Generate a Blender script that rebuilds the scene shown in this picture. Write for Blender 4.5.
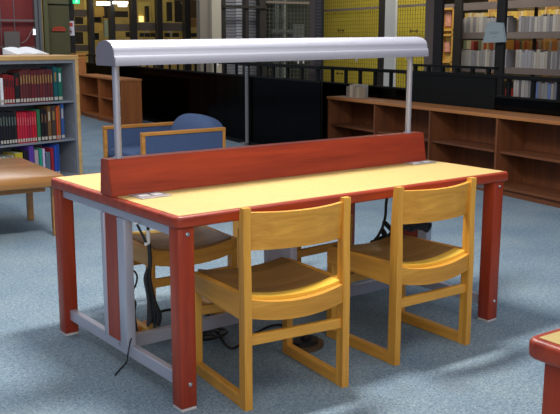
import bpy, bmesh, math, random
from mathutils import Vector, Matrix
random.seed(7)
PI = math.pi
for o in list(bpy.data.objects): bpy.data.objects.remove(o)
S = bpy.context.scene
C = S.collection

# ------------------------------------------------------------------ camera
EYE = Vector((-1.49074, -2.56209, 1.34648))
YAW, PITCH, ROLL, FPX = 0.6496152, -0.1904982, 0.0021520, 857.418
fw = Vector((math.sin(YAW)*math.cos(PITCH), math.cos(YAW)*math.cos(PITCH), math.sin(PITCH)))
r0 = fw.cross(Vector((0, 0, 1))).normalized(); u0 = r0.cross(fw)
rt = r0*math.cos(ROLL) + u0*math.sin(ROLL); up = -r0*math.sin(ROLL) + u0*math.cos(ROLL)
cd = bpy.data.cameras.new('camera'); cam = bpy.data.objects.new('camera', cd); C.objects.link(cam)
cam.matrix_world = Matrix((( rt.x, up.x, -fw.x, EYE.x), (rt.y, up.y, -fw.y, EYE.y), (rt.z, up.z, -fw.z, EYE.z), (0, 0, 0, 1)))
cd.sensor_width = 36; cd.lens = FPX/560*36; cd.clip_end = 200
S.camera = cam

# ------------------------------------------------------------------ light and exposure
S.view_settings.view_transform = 'Standard'; S.view_settings.look = 'None'
S.view_settings.gamma = 1; S.view_settings.exposure = 0.0
S.view_settings.use_curve_mapping = False
w = bpy.data.worlds.new('world'); S.world = w; w.use_nodes = True
bg = w.node_tree.nodes['Background']; bg.inputs[0].default_value = (0.62, 0.74, 1.0, 1); bg.inputs[1].default_value = 0.27

def area(name, loc, target, sx, sy, power, col=(1, 1, 1)):
    l = bpy.data.lights.new(name, 'AREA'); l.shape = 'RECTANGLE'; l.size = sx; l.size_y = sy
    l.energy = power; l.color = col
    o = bpy.data.objects.new(name, l); C.objects.link(o); o.location = loc
    o.rotation_euler = (Vector(target)-Vector(loc)).to_track_quat('-Z', 'Y').to_euler()
    return o
area('ceiling_light_table', (0.80, 0.72, 3.1), (0.80, 0.72, 0), 0.8, 0.3, 118, (1, .97, .92))
area('ceiling_light_wide', (0.4, 3.6, 3.3), (0.4, 3.6, 0), 5.0, 5.0, 84, (1, .98, .95))
area('ceiling_light_front', (0.6, -1.9, 3.2), (0.6, -1.6, 0), 4.0, 1.6, 42, (1, .98, .95))
area('ceiling_light_back', tuple(Vector((1.9, 8.3, 3.3))), (1.9, 8.3, 0), 3.0, 3.0, 75, (1, .98, .95))
area('front_fill_light', (-3.0, -5.6, 3.0), (1.0, 0.5, 0.3), 6.5, 3.2, 185, (1, .96, .9))  # added soft fill from behind the camera, not a real window

# ------------------------------------------------------------------ frames
A = math.radians(9.2)                      # the atrium side of the room is turned 9.2 degrees
NV = Vector((math.cos(A), -math.sin(A), 0)); DV = Vector((math.sin(A), math.cos(A), 0))
def B(n, s, z=0): return NV*n + DV*s + Vector((0, 0, z))
def ray(px, py): return fw + rt*((px-280)/FPX) - up*((py-207)/FPX)
def onplane(px, py, nv, c):
    d = ray(px, py); t = (c - nv.dot(EYE))/nv.dot(d); return EYE + d*t
def sz(px, py, n):                         # along/height coordinates on the plane at distance n
    p = onplane(px, py, NV, n); return p.dot(DV), p.z
def nz(px, py, s):
    p = onplane(px, py, DV, s); return p.dot(NV), p.z

# ------------------------------------------------------------------ materials
def newmat(name):
    m = bpy.data.materials.new(name); m.use_nodes = True
    return m, m.node_tree, m.node_tree.nodes['Principled BSDF']
def plain(name, col, rough=.6, metal=0, spec=.5, var=0.0, scale=30):
    m, t, b = newmat(name)
    b.inputs['Roughness'].default_value = rough; b.inputs['Metallic'].default_value = metal
    b.inputs['Specular IOR Level'].default_value = spec
    if var:
        tc = t.nodes.new('ShaderNodeTexCoord'); n = t.nodes.new('ShaderNodeTexNoise'); r = t.nodes.new('ShaderNodeValToRGB')
        n.inputs['Scale'].default_value = scale; n.inputs['Detail'].default_value = 4
        r.color_ramp.elements[0].position = .3; r.color_ramp.elements[1].position = .7
        r.color_ramp.elements[0].color = (*[c*(1-var) for c in col], 1); r.color_ramp.elements[1].color = (*[min(1, c*(1+var)) for c in col], 1)
        t.links.new(tc.outputs['Object'], n.inputs['Vector']); t.links.new(n.outputs['Fac'], r.inputs[0]); t.links.new(r.outputs[0], b.inputs['Base Color'])
    else: b.inputs['Base Color'].default_value = (*col, 1)
    return m
def wood(name, c1, c2, axis='x', rough=.35, scale=22, coat=.15):
    m, t, b = newmat(name)
    tc = t.nodes.new('ShaderNodeTexCoord'); mp = t.nodes.new('ShaderNodeMapping')
    s = {'x': (.07, 1, 1), 'y': (1, .07, 1), 'z': (1, 1, .07)}[axis]; mp.inputs['Scale'].default_value = s
    n = t.nodes.new('ShaderNodeTexNoise'); n.inputs['Scale'].default_value = scale; n.inputs['Detail'].default_value = 6; n.inputs['Distortion'].default_value = .6
    n2 = t.nodes.new('ShaderNodeTexNoise'); n2.inputs['Scale'].default_value = scale*6; n2.inputs['Detail'].default_value = 3
    mx = t.nodes.new('ShaderNodeMath'); mx.operation = 'MULTIPLY_ADD'; mx.inputs[1].default_value = .35
    r = t.nodes.new('ShaderNodeValToRGB'); r.color_ramp.elements[0].position = .48; r.color_ramp.elements[1].position = .85
    r.color_ramp.elements[0].color = (*c1, 1); r.color_ramp.elements[1].color = (*c2, 1)
    L = t.links.new
    L(tc.outputs['Object'], mp.inputs['Vector']); L(mp.outputs[0], n.inputs['Vector']); L(mp.outputs[0], n2.inputs['Vector'])
    L(n2.outputs['Fac'], mx.inputs[0]); L(n.outputs['Fac'], mx.inputs[2]); L(mx.outputs[0], r.inputs[0]); L(r.outputs[0], b.inputs['Base Color'])
    b.inputs['Roughness'].default_value = rough; b.inputs['Coat Weight'].default_value = coat; b.inputs['Coat Roughness'].default_value = .2
    return m
def emit(name, col, e):
    m, t, b = newmat(name); b.inputs['Base Color'].default_value = (*col, 1)
    b.inputs['Emission Color'].default_value = (*col, 1); b.inputs['Emission Strength'].default_value = e
    return m

def carpet_mat():
    m, t, b = newmat('blue_grey_carpet'); L = t.links.new
    tc = t.nodes.new('ShaderNodeTexCoord')
    def nz_(sc, det): 
        n = t.nodes.new('ShaderNodeTexNoise'); n.inputs['Scale'].default_value = sc; n.inputs['Detail'].default_value = det; L(tc.outputs['Object'], n.inputs['Vector']); return n
    a = nz_(110, 3); c = nz_(45, 2); d = nz_(2.2, 3)
    r = t.nodes.new('ShaderNodeValToRGB'); e = r.color_ramp.elements
    e[0].position = .30; e[0].color = (.125, .19, .24, 1); e[1].position = .70; e[1].color = (.34, .415, .46, 1)
    k = e.new(.5); k.color = (.215, .29, .345, 1)
    L(a.outputs['Fac'], r.inputs[0])
    r2 = t.nodes.new('ShaderNodeValToRGB'); e = r2.color_ramp.elements
    e[0].position = .35; e[0].color = (.84, .86, .9, 1); e[1].position = .65; e[1].color = (1.12, 1.09, 1.06, 1); L(c.outputs['Fac'], r2.inputs[0])
    r3 = t.nodes.new('ShaderNodeValToRGB'); e = r3.color_ramp.elements
    e[0].position = .35; e[0].color = (.86, .9, .95, 1); e[1].position = .65; e[1].color = (1.1, 1.07, 1.04, 1); L(d.outputs['Fac'], r3.inputs[0])
    m1 = t.nodes.new('ShaderNodeMixRGB'); m1.blend_type = 'MULTIPLY'; m1.inputs[0].default_value = 1; L(r.outputs[0], m1.inputs[1]); L(r2.outputs[0], m1.inputs[2])
    m2 = t.nodes.new('ShaderNodeMixRGB'); m2.blend_type = 'MULTIPLY'; m2.inputs[0].default_value = 1; L(m1.outputs[0], m2.inputs[1]); L(r3.outputs[0], m2.inputs[2])
    # worn grey spots in front of the chairs
    src = m2.outputs[0]
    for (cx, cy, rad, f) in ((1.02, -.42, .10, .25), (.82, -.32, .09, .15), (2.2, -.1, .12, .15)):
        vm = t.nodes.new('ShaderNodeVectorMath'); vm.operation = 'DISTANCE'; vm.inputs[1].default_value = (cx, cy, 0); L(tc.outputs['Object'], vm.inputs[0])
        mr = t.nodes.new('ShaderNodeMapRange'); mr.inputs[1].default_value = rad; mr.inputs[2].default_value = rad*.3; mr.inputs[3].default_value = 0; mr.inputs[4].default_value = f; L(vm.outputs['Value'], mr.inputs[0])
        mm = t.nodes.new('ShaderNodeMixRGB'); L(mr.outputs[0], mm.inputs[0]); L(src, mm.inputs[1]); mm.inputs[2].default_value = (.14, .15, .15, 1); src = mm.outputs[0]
    L(src, b.inputs['Base Color']); b.inputs['Roughness'].default_value = .95; b.inputs['Specular IOR Level'].default_value = .1
    bp = t.nodes.new('ShaderNodeBump'); bp.inputs['Strength'].default_value = .5; bp.inputs['Distance'].default_value = .004; L(a.outputs['Fac'], bp.inputs['Height']); L(bp.outputs[0], b.inputs['Normal'])
    return m

RED1, RED2 = (.25, .024, .007), (.42, .050, .012)
M = {}
for ax in 'xyz':
    M['red_'+ax] = wood('red_stained_wood_'+ax, RED1, RED2, ax, .42, 18, .04)
    M['oak_'+ax] = wood('honey_oak_'+ax, (.56, .245, .027), (.79, .39, .056), ax, .42, 20, .04)
    M['cab_'+ax] = wood('reddish_cabinet_wood_'+ax, (.10, .028, .007), (.175, .052, .012), ax, .7, 14, 0)
M['laminate'] = plain('yellow_laminate', (.57, .42, .155), .5, var=.05, scale=60)
M['seat'] = wood('worn_brown_seat', (.21, .105, .028), (.34, .18, .052), 'x', .45, 12, .05)
M['seat_edge'] = wood('seat_edge_highlight', (.80, .46, .05), (.92, .58, .08), 'x', .35, 14, .1)  # yellow wood brightened, the lip's highlight is put into the colour
M['silver'] = plain('silver_painted_metal', (.50, .51, .60), .38, .35)
M['hood'] = plain('satin_aluminium_hood', (.43, .43, .50), .42, .4)
M['hoodend'] = plain('grey_hood_end', (.26, .24, .28), .5, .2)
M['grey'] = plain('grey_metal', (.22, .24, .29), .45, .4)
M['plate'] = plain('grey_outlet_plate', (.42, .40, .40), .4, .3)
M['dark'] = plain('dark_slot', (.02, .02, .02), .6)
M['black'] = plain('black_rubber', (.012, .012, .014), .45)
M['white'] = plain('white_plastic', (.8, .8, .8), .5)
M['orange'] = plain('orange_plastic', (.65, .22, .03), .5)
M['brassy'] = plain('brown_floor_box', (.13, .085, .045), .5, .3)
M['chrome'] = plain('steel_bolt', (.75, .75, .75), .25, 1)
M['glide'] = plain('pale_foot_glide', (.55, .52, .52), .5)
M['bench'] = wood('brown_table_wood', (.27, .115, .03), (.40, .19, .05), 'x', .3, 8, .3)
M['casewood'] = wood('light_case_wood', (.60, .36, .13), (.78, .52, .23), 'x', .45, 10)
M['casemetal'] = plain('light_grey_case_metal', (.27, .295, .34), .5, .2)
M['blue'] = plain('blue_upholstery', (.060, .095, .19), .9, spec=.2, var=.12, scale=90)
M['armwood'] = wood('orange_arm_wood', (.42, .17, .03), (.58, .27, .06), 'x', .35, 16)
M['blackmetal'] = plain('black_railing_metal', (.006, .007, .007), .6, 0, .15)
M['mullion'] = plain('dark_bronze_mullion', (.022, .019, .017), .45, .2)
M['paper'] = plain('white_paper', (.82, .84, .86), .8)
M['label'] = plain('cream_spine_label', (.50, .46, .40), .8)
M['slab'] = plain('grey_brown_slab_edge', (.145, .115, .108), .8, var=.08, scale=3)
M['slabdark'] = plain('taupe_parapet', (.125, .10, .085), .8)
M['yellow'] = plain('yellow_wall_paint', (.56, .45, .045), .8, var=.12, scale=.5)
M['cream'] = plain('cream_column_paint', (.36, .33, .26), .8)
M['whitecol'] = plain('white_column_paint', (.66, .66, .62), .8)
M['redwall'] = plain('dark_red_wall_paint', (.20, .022, .022), .7, var=.12, scale=1)
M['green'] = plain('olive_door_paint', (.075, .072, .028), .7)
M['olive'] = plain('olive_wall_paint', (.10, .10, .045), .7)
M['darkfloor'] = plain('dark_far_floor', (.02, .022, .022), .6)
M['cone'] = plain('warm_interior', (.55, .38, .10), .8, var=.2, scale=2)
M['carpet'] = carpet_mat()
def glass():
    m, t, b = newmat('dark_tinted_glass'); t.nodes.remove(b); L = t.links.new
    tr = t.nodes.new('ShaderNodeBsdfTransparent'); tr.inputs[0].default_value = (.055, .06, .058, 1)
    gl = t.nodes.new('ShaderNodeBsdfGlossy'); gl.inputs['Roughness'].default_value = .12; gl.inputs[0].default_value = (.5, .5, .5, 1)
    mx = t.nodes.new('ShaderNodeMixShader'); mx.inputs[0].default_value = .035
    L(tr.outputs[0], mx.inputs[1]); L(gl.outputs[0], mx.inputs[2]); L(mx.outputs[0], t.nodes['Material Output'].inputs[0])
    return m
M['glass'] = glass()

# ------------------------------------------------------------------ mesh helpers
class MB:
    def __init__(s): s.bm = bmesh.new()
    def box(s, c, d, rz=0, bev=0, rx=0, ry=0):
        t = bmesh.new(); bmesh.ops.create_cube(t, size=1)
        bmesh.ops.scale(t, vec=d, verts=t.verts)
        if bev: bmesh.ops.bevel(t, geom=list(t.edges), offset=min(bev, min(d)*.45), segments=2, profile=.5, affect='EDGES')
        mt = Matrix.Translation(c) @ Matrix.Rotation(rz, 4, 'Z') @ Matrix.Rotation(ry, 4, 'Y') @ Matrix.Rotation(rx, 4, 'X')
        bmesh.ops.transform(t, matrix=mt, verts=t.verts); s.add(t); return s
    def b2(s, lo, hi, bev=0):
        lo = Vector(lo); hi = Vector(hi); return s.box((lo+hi)/2, [abs(v) for v in (hi-lo)], bev=bev)
    def add(s, t):
        me = bpy.data.meshes.new('tmp'); t.to_mesh(me); t.free(); s.bm.from_mesh(me); bpy.data.meshes.remove(me)
    def cyl(s, p, q, r, seg=16, r2=None):
        p = Vector(p); q = Vector(q); t = bmesh.new()
        bmesh.ops.create_cone(t, cap_ends=True, segments=seg, radius1=r, radius2=r if r2 is None else r2, depth=(q-p).length)
        mt = Matrix.Translation((p+q)/2) @ (q-p).to_track_quat('Z', 'Y').to_matrix().to_4x4()
        bmesh.ops.transform(t, matrix=mt, verts=t.verts); s.add(t); return s
    def prism(s, prof, o, u, v, w_):     # profile points (a,b) in plane u,v extruded along w_
        t = s.bm; o = Vector(o); u = Vector(u); v = Vector(v); w_ = Vector(w_)
        a = [t.verts.new(o+u*x+v*y) for x, y in prof]; b = [t.verts.new(o+u*x+v*y+w_) for x, y in prof]
        t.faces.new(a); t.faces.new(list(reversed(b))); n = len(prof)
        for i in range(n): t.faces.new((a[i], b[i], b[(i+1) % n], a[(i+1) % n]))
        return s
    def sweep(s, secs):                   # list of closed rings of equal length
        t = s.bm; R_ = [[t.verts.new(p) for p in ring] for ring in secs]; n = len(R_[0])
        for a, b in zip(R_, R_[1:]):
            for i in range(n): t.faces.new((a[i], b[i], b[(i+1) % n], a[(i+1) % n]))
        t.faces.new(R_[0]); t.faces.new(list(reversed(R_[-1]))); return s
    def tube(s, pts, r, seg=8, sub=6):
        P = [Vector(p) for p in pts]; Q = []
        for i in range(len(P)-1):
            p0 = P[max(i-1, 0)]; p1 = P[i]; p2 = P[i+1]; p3 = P[min(i+2, len(P)-1)]
            for k in range(sub):
                t = k/sub
                Q.append(.5*((2*p1)+(p2-p0)*t+(2*p0-5*p1+4*p2-p3)*t*t+(3*p1-p0-3*p2+p3)*t*t*t))
        Q.append(P[-1]); secs = []; n = None
        for i, q in enumerate(Q):
            tg = (Q[min(i+1, len(Q)-1)]-Q[max(i-1, 0)])
            if tg.length < 1e-9: tg = Vector((0, 0, 1))
            tg.normalize()
            if n is None: n = tg.orthogonal().normalized()
            n = (n - tg*n.dot(tg)); n = n.normalized() if n.length > 1e-6 else tg.orthogonal().normalized()
            m = tg.cross(n)
            secs.append([q + n*math.cos(2*PI*k/seg)*r + m*math.sin(2*PI*k/seg)*r for k in range(seg)])
        return s.sweep(secs)
    def build(s, name, mat, parent=None, smooth=False):
        bmesh.ops.recalc_face_normals(s.bm, faces=s.bm.faces)
        me = bpy.data.meshes.new(name); s.bm.to_mesh(me); s.bm.free()
        me.materials.append(mat)
        if smooth:
            for f in me.polygons: f.use_smooth = True
            me.set_sharp_from_angle(angle=math.radians(38))
        o = bpy.data.objects.new(name, me); C.objects.link(o)
        if parent: o.parent = parent
        return o
def tag(o, label=None, cat=None, group=None, kind=None):
    if label: o['label'] = label
    if cat: o['category'] = cat
    if group: o['group'] = group
    if kind: o['kind'] = kind
    return o
def thing(name, loc, rz, label, cat, group=None):
    o = bpy.data.objects.new(name, None); C.objects.link(o); o.location = loc; o.rotation_euler = (0, 0, rz)
    o.empty_display_size = .1
    return tag(o, label, cat, group)
def place(o, loc, rz=0): o.location = loc; o.rotation_euler = (0, 0, rz); return o
def copy_tree(o, parent=None):
    c = o.copy(); C.objects.link(c)
    if parent: c.parent = parent
    for ch in list(o.children): copy_tree(ch, c)
    return c

# ------------------------------------------------------------------ the setting
# reading room floor up to the atrium edge, the far side's floor beyond it
ZF = 0
f = MB(); f.prism([(B(-9, -8).x, B(-9, -8).y), (B(4.68, -8).x, B(4.68, -8).y), (B(4.68, 7.15).x, B(4.68, 7.15).y), (B(3.93, 7.15).x, B(3.93, 7.15).y), (B(3.93, 17).x, B(3.93, 17).y), (B(-9, 17).x, B(-9, 17).y)], (0, 0, -.12), (1, 0, 0), (0, 1, 0), (0, 0, .12))
tag(f.build('floor', M['carpet']), kind='structure')
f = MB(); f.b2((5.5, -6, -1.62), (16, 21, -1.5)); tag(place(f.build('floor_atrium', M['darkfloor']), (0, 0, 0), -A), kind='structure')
def struct(name, mb, mat): return tag(place(mb.build(name, mat), (0, 0, 0), -A), kind='structure')   # coordinates (n, s, z)

# ------------------------------------------------------------------ study table
L_, W_, H_ = 1.82, 1.137, .74
tab = thing('study_table', (0, 0, 0), 0, 'long reading table with yellow top, red legs, red centre divider and silver lamp hood', 'table')
m = MB(); LT = L_+.022
m.b2((.022, .022, H_-.038), (LT-.022, W_-.022, H_)); m.build('tabletop', M['laminate'], tab)
def edge_profile():  # outward distance / height of rounded lip
    pts = [(.022, -.001), (.012, -.001)]
    for k in range(7):
        a = PI/2*k/6; pts.append((.012-.012*math.sin(a), -.001-.012*(1-math.cos(a))))
    for k in range(1, 7):
        a = PI/2*k/6; pts.append((.012*(1-math.cos(a)), -.033-.012*math.sin(a)))
    pts.append((.022, -.045)); return pts
ep = edge_profile(); secs = []
RC = .03
path = []
for (cx, cy, a0) in ((RC, RC, PI), (LT-RC, RC, 1.5*PI), (LT-RC, W_-RC, 0), (RC, W_-RC, .5*PI)):
    for k in range(6):
        a = a0 + PI/2*k/5; path.append((cx+RC*math.cos(a), cy+RC*math.sin(a), -math.cos(a), -math.sin(a)))
path.append(path[0])
m = MB(); R_ = [[m.bm.verts.new((x+nx*o, y+ny*o, H_+z)) for o, z in ep] for x, y, nx, ny in path[:-1]]
for i in range(len(R_)):
    a = R_[i]; b = R_[(i+1) % len(R_)]
    for j in range(len(ep)): m.bm.faces.new((a[j], b[j], b[(j+1) % len(ep)], a[(j+1) % len(ep)]))
m.build('edge_band', M['red_x'], tab, True)
lw = .068
for (x, y) in ((.012, .012), (L_-.012-lw, .012), (.012, W_-.012-lw), (L_-.012-lw, W_-.012-lw)):
    m = MB(); m.b2((x, y, .012), (x+lw, y+lw, H_-.045), bev=.006); lg = m.build('leg', M['red_z'], tab, True)
    m = MB(); m.b2((x+.001, y+.001, 0), (x+lw-.001, y+lw-.001, .012), bev=.003); m.build('foot_glide', M['glide'], lg)
    fy = y if y < .5 else y+lw
    sg = -1 if y < .5 else 1
    for z in (.105, .672):
        m = MB(); m.cyl((x+lw*.55, fy+sg*.0, z), (x+lw*.55, fy+sg*.004, z), .008, 14); m.cyl((x+lw*.55, fy+sg*.003, z), (x+lw*.55, fy+sg*.006, z), .005, 10)
        m.build('bolt', M['chrome'], lg, True)
# steel underframe
for x in (.038, L_-.038-.03):
    m = MB(); m.b2((x, .08, .075), (x+.03, W_-.08, .125), bev=.003); m.build('side_rail', M['silver'], tab)
    m = MB(); m.b2((x-.008, .08, H_-.085), (x+.022, W_-.08, H_-.045), bev=.002); m.build('top_rail', M['silver'], tab)
for x in (.9,):
    m = MB(); m.b2((x-.02, .12, H_-.085), (x+.02, W_-.12, H_-.045)); m.build('top_rail', M['silver'], tab)
m = MB(); m.b2((.068, .565, .07), (L_-.068, .595, .125), bev=.003); m.build('cross_rail', M['silver'], tab)
for x0, x1 in ((.022, .062), (.86, .90), (L_-.062, L_-.022)):
    for y0, y1 in ((.452, .515), (.635, .662)):
        m = MB(); m.b2((x0, y0, .125), (x1, y1, H_-.085), bev=.004); m.build('column', M['silver'], tab, True)
    m = MB(); m.b2((x0+.008, .515, .125), (x1-.008, .635, H_-.085)); pn = m.build('column_panel', M['red_z'] if x0 != .86 else M['silver'], tab)
for z in (.105,):
    m = MB(); m.cyl((.036, .55, z), (.032, .55, z), .007, 12); m.build('bolt', M['chrome'], tab)
# divider: wider at its foot
m = MB(); m.prism([(.500, H_), (.606, H_), (.592, H_+.146), (.525, H_+.146)], (0, 0, 0), (0, 1, 0), (0, 0, 1), (1.79, 0, 0))
bmesh.ops.bevel(m.bm, geom=list(m.bm.edges), offset=.003, segments=2, affect='EDGES')
m.build('divider', M['red_x'], tab)
# flush outlet plates
for (x0, y0, x1, y1) in ((.07, .385, .205, .497), (1.62, .42, 1.78, .497)):
    m = MB(); m.b2((x0, y0, H_), (x1, y1, H_+.004), bev=.002); pl = m.build('outlet_plate', M['plate'], tab); pl['label'] = 'flush grey power outlet plate'
    for k in (0, 1):
        cx = x0+(x1-x0)*(.28+.44*k); cy = (y0+y1)/2
        m = MB(); m.b2((cx-.02, cy-.018, H_+.004), (cx+.02, cy+.018, H_+.006), bev=.001); so = m.build('socket', M['white'], pl)
# lamp
PY = .556
SLOPE = .013
for x in (.062, 1.705):
    m = MB(); m.cyl((x, PY, H_+.146), (x, PY, 1.275+SLOPE*x), .0145, 20); m.cyl((x, PY, H_+.146), (x, PY, H_+.15), .022, 20); m.build('lamp_post', M['hood'], tab, True)
YF, YB = .488, .655; YC = (YF+.010+YB)/2; RY = (YB-YF-.010)/2
outer = [(YF, 1.252), (YF+.002, 1.283), (YF+.006, 1.289), (YF+.0100, 1.294)]
for k in range(1, 17):
    a = PI - PI*k/16
    outer.append((YC+RY*math.cos(a), 1.294+.056*max(0, math.sin(a))**.75))
outer.append((YB, 1.252))
inner = [(YB-.006, 1.252)]
for k in range(16, -1, -1):
    a = PI - PI*k/16
    inner.append((YC+(RY-.007)*math.cos(a), 1.288+.053*max(0, math.sin(a))**.75))
inner.append((YF+.008, 1.252))
X0, X1 = .030, 1.765
def shear(mb):
    for v in mb.bm.verts: v.co.z += SLOPE*v.co.x
    return mb
m = MB(); m.prism(outer+inner, (X0, 0, 0), (0, 1, 0), (0, 0, 1), (X1-X0, 0, 0)); hood = shear(m).build('lamp_hood', M['hood'], tab, True)
for x in (X0-.003, X1):
    m = MB(); m.prism(outer, (x, 0, 0), (0, 1, 0), (0, 0, 1), (.003, 0, 0)); shear(m).build('end_cap', M['hoodend'], hood)
m = MB(); m.b2((X0+.02, YF+.012, 1.264), (X1-.02, YB-.012, 1.268)); shear(m).build('diffuser', M['white'], hood)
for x in (.5, .93, .96, 1.28, 1.62):
    m = MB(); m.cyl((x, YF+.004, 1.250), (x, YF+.004, 1.238), .005, 8); shear(m).build('screw', M['chrome'], hood)

# ------------------------------------------------------------------ wooden chairs  (local: +Y is the chair's front)
def seat_z(x, y, base=.432):
    sag = .026*(1-(x/.19)**2); return base - sag*min(1, max(0, 1-(abs(y+.02)/.24)**3)*.25+.75) 
def make_chair():
    t = thing('library_chair', (0, 0, 0), 0, '', 'chair')
    for s in (-1, 1):
        x = s*.2175
        # rear post: straight to the seat, then bowed back
        secs = []
        for z, y, w_ in ((0, -.205, .046), (.2, -.205, .044), (.40, -.205, .044), (.50, -.203, .042), (.60, -.201, .038), (.70, -.204, .034), (.755, -.208, .030), (.764, -.209, .024)):
            hx = .0155
            secs.append([(x-hx, y-w_/2, z), (x+hx, y-w_/2, z), (x+hx, y+w_/2, z), (x-hx, y+w_/2, z)])
        m = MB(); m.sweep(secs); m.build('back_post', M['oak_z'], t, False)
        m = MB(); m.b2((x-.0155, .195, .046), (x+.0155, .235, .352), bev=.003); m.build('front_leg', M['oak_z'], t)
        m = MB(); m.b2((x-.0155, -.182, 0), (x+.0155, .235, .046), bev=.003); m.build('floor_runner', M['oak_y'], t)
        m = MB(); m.prism([(-.182, .345), (.235, .352), (.235, .425), (-.182, .438)], (x-.0155, 0, 0), (0, 1, 0), (0, 0, 1), (.031, 0, 0)); m.build('side_rail', M['oak_y'], t)
    # curved aprons front and rear
    for y0, y1, nm in ((.212, .235, 'front_apron'), (-.223, -.188, 'rear_apron')):
        secs = []
        for k in range(13):
            x = -.202 + .404*k/12; q = 1-(x/.202)**2
            zt = .424 - .026*q; zb = .352 - .024*q
            yo = -.012*q if y0 < 0 else .004*q
            secs.append([(x, y0+yo, zb), (x, y1+yo, zb), (x, y1+yo, zt), (x, y0+yo, zt)])
        m = MB(); m.sweep(secs); m.build(nm, M['oak_x'], t, False)
    for y in (.215, -.205):
        m = MB(); m.b2((-.202, y-.011, .245), (.202, y+.011, .285), bev=.003); m.build('stretcher', M['oak_x'], t)
    # saddle seat
    def seatmesh(y0, y1, ny, lift0=0, lift1=0):
        m = MB(); nx = 16; top = []; bot = []
        for j in range(ny+1):
            y = y0+(y1-y0)*j/ny; l = lift0+(lift1-lift0)*j/ny
            top.append([m.bm.verts.new((-.201+.402*i/nx, y, seat_z(-.201+.402*i/nx, y)+l)) for i in range(nx+1)])
            bot.append([m.bm.verts.new((-.201+.402*i/nx, y, seat_z(-.201+.402*i/nx, y)+l-.014)) for i in range(nx+1)])
        for j in range(ny):
            for i in range(nx):
                m.bm.faces.new((top[j][i], top[j][i+1], top[j+1][i+1], top[j+1][i])); m.bm.faces.new((bot[j][i], bot[j+1][i], bot[j+1][i+1], bot[j][i+1]))
        for i in range(nx):
            m.bm.faces.new((top[0][i], bot[0][i], bot[0][i+1], top[0][i+1])); m.bm.faces.new((top[ny][i], top[ny][i+1], bot[ny][i+1], bot[ny][i]))
        for j in range(ny):
            m.bm.faces.new((top[j][0], top[j+1][0], bot[j+1][0], bot[j][0])); m.bm.faces.new((top[j][nx], bot[j][nx], bot[j+1][nx], top[j+1][nx]))
        return m
    seatmesh(-.140, .235, 12).build('seat', M['seat'], t, True)
    e = seatmesh(-.2025, -.1405, 5, .002, .002).build('seat_rear_edge', M['seat_edge'], t, True); e['label'] = 'yellow rear lip of the seat, highlight put into its colour'
    # curved backrest panel bowed towards the rear
    secs = []
    for k in range(17):
        x = -.203 + .406*k/16; q = 1-(x/.203)**2; d = -.040*q
        ring = []
        for z, y in ((.604, -.196), (.68, -.200), (.746-.004*q, -.206)): ring.append((x, y+d-.007, z))
        for z, y in ((.746-.004*q, -.192), (.68, -.186), (.604, -.182)): ring.append((x, y+d+.007-.007, z))
        secs.append(ring)
    m = MB(); m.sweep(secs); m.build('backrest', M['oak_x'], t, True)
    return t
ch = make_chair()
spots = [(.466, .085, -6.5, 'honey oak chair in front of the table, nearest the camera, left of the near pair'),
         (1.255, .085, -4.0, 'honey oak chair in front of the table at its right end, left arm of its frame hidden by nothing'),
         (.540, .99, 180-2, 'oak chair on the far side of the table, seen behind the hanging cords'),
         (1.335, 1.05, 180+3, 'oak chair on the far side of the table, seen between the two near chairs')]
spots[1] = (1.212, .100, -1.5, 'honey oak chair in front of the table beside its right-hand leg')
for i, (x, y, a, lab) in enumerate(spots):
    o = ch if i == 0 else copy_tree(ch)
    place(o, (x, y, 0), math.radians(a)); o['label'] = lab; o['category'] = 'chair'; o['group'] = 'oak chairs around the reading table'

# ------------------------------------------------------------------ cords under the table
def Yp(px, py, y): return onplane(px, py, Vector((0, 1, 0)), y)
def Fp(px, py, z=.006): return onplane(px, py, Vector((0, 0, 1)), z)
# tied bundle hanging from the underside
cb = thing('cord_bundle', Yp(152, 270, .34), 0, 'thick bundle of black power cords hanging under the left end of the table', 'cord')
o0 = Yp(152, 270, .34)
def rel(p): return p-o0
m = MB()
m.tube([rel(Yp(149, 243, .34)), rel(Yp(150, 262, .34)), rel(Yp(149, 280, .34)), rel(Yp(152, 300, .34))], .0085)
for k in range(11):
    a = k/8-.5; ph = random.uniform(-.02, .02)
    e = (k-5)/5
    m.tube([rel(Yp(149+e*1.5, 268, .34+ph)), rel(Yp(147.5+e*3, 278, .34+ph)), rel(Yp(149.5+e*3.2, 290, .34+ph)), rel(Yp(152+e*3.8, 302, .34+ph)),
            rel(Yp(154.5+e*6.5, 315, .34+ph)), rel(Yp(154+e*5.5+random.uniform(-1, 1), 326+random.uniform(-4, 2), .34+ph)), rel(Yp(153+e*3.5, 318, .36+ph)), rel(Yp(151+e*3, 300, .36+ph)), rel(Yp(148+e*2.5, 280, .36+ph))], .0042, 6)
m.build('cord', M['black'], cb, True)
m = MB(); m.cyl(rel(Yp(148, 226, .34)), rel(Yp(148, 231, .34)), .006); m.build('plug', M['black'], cb)
m = MB(); m.cyl(rel(Yp(148, 230, .34)), rel(Yp(148.5, 244, .34)), .0075); m.build('white_plug', M['white'], cb)['label'] = 'white plug end of the cord'
m = MB(); m.tube([rel(Yp(136, 222.5, .34)), rel(Yp(141, 232, .34)), rel(Yp(146, 242, .34)), rel(Yp(149, 247, .34))], .005); m.build('branch_cord', M['black'], cb, True)
m = MB(); m.box(rel(Yp(146, 244, .33)), (.013, .008, .012), bev=.002); m.build('cable_tie', M['white'], cb); m = MB(); m.box(rel(Yp(135.5, 223.5, .33)), (.016, .008, .008), bev=.002); m.build('cable_tie', M['white'], cb)
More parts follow.
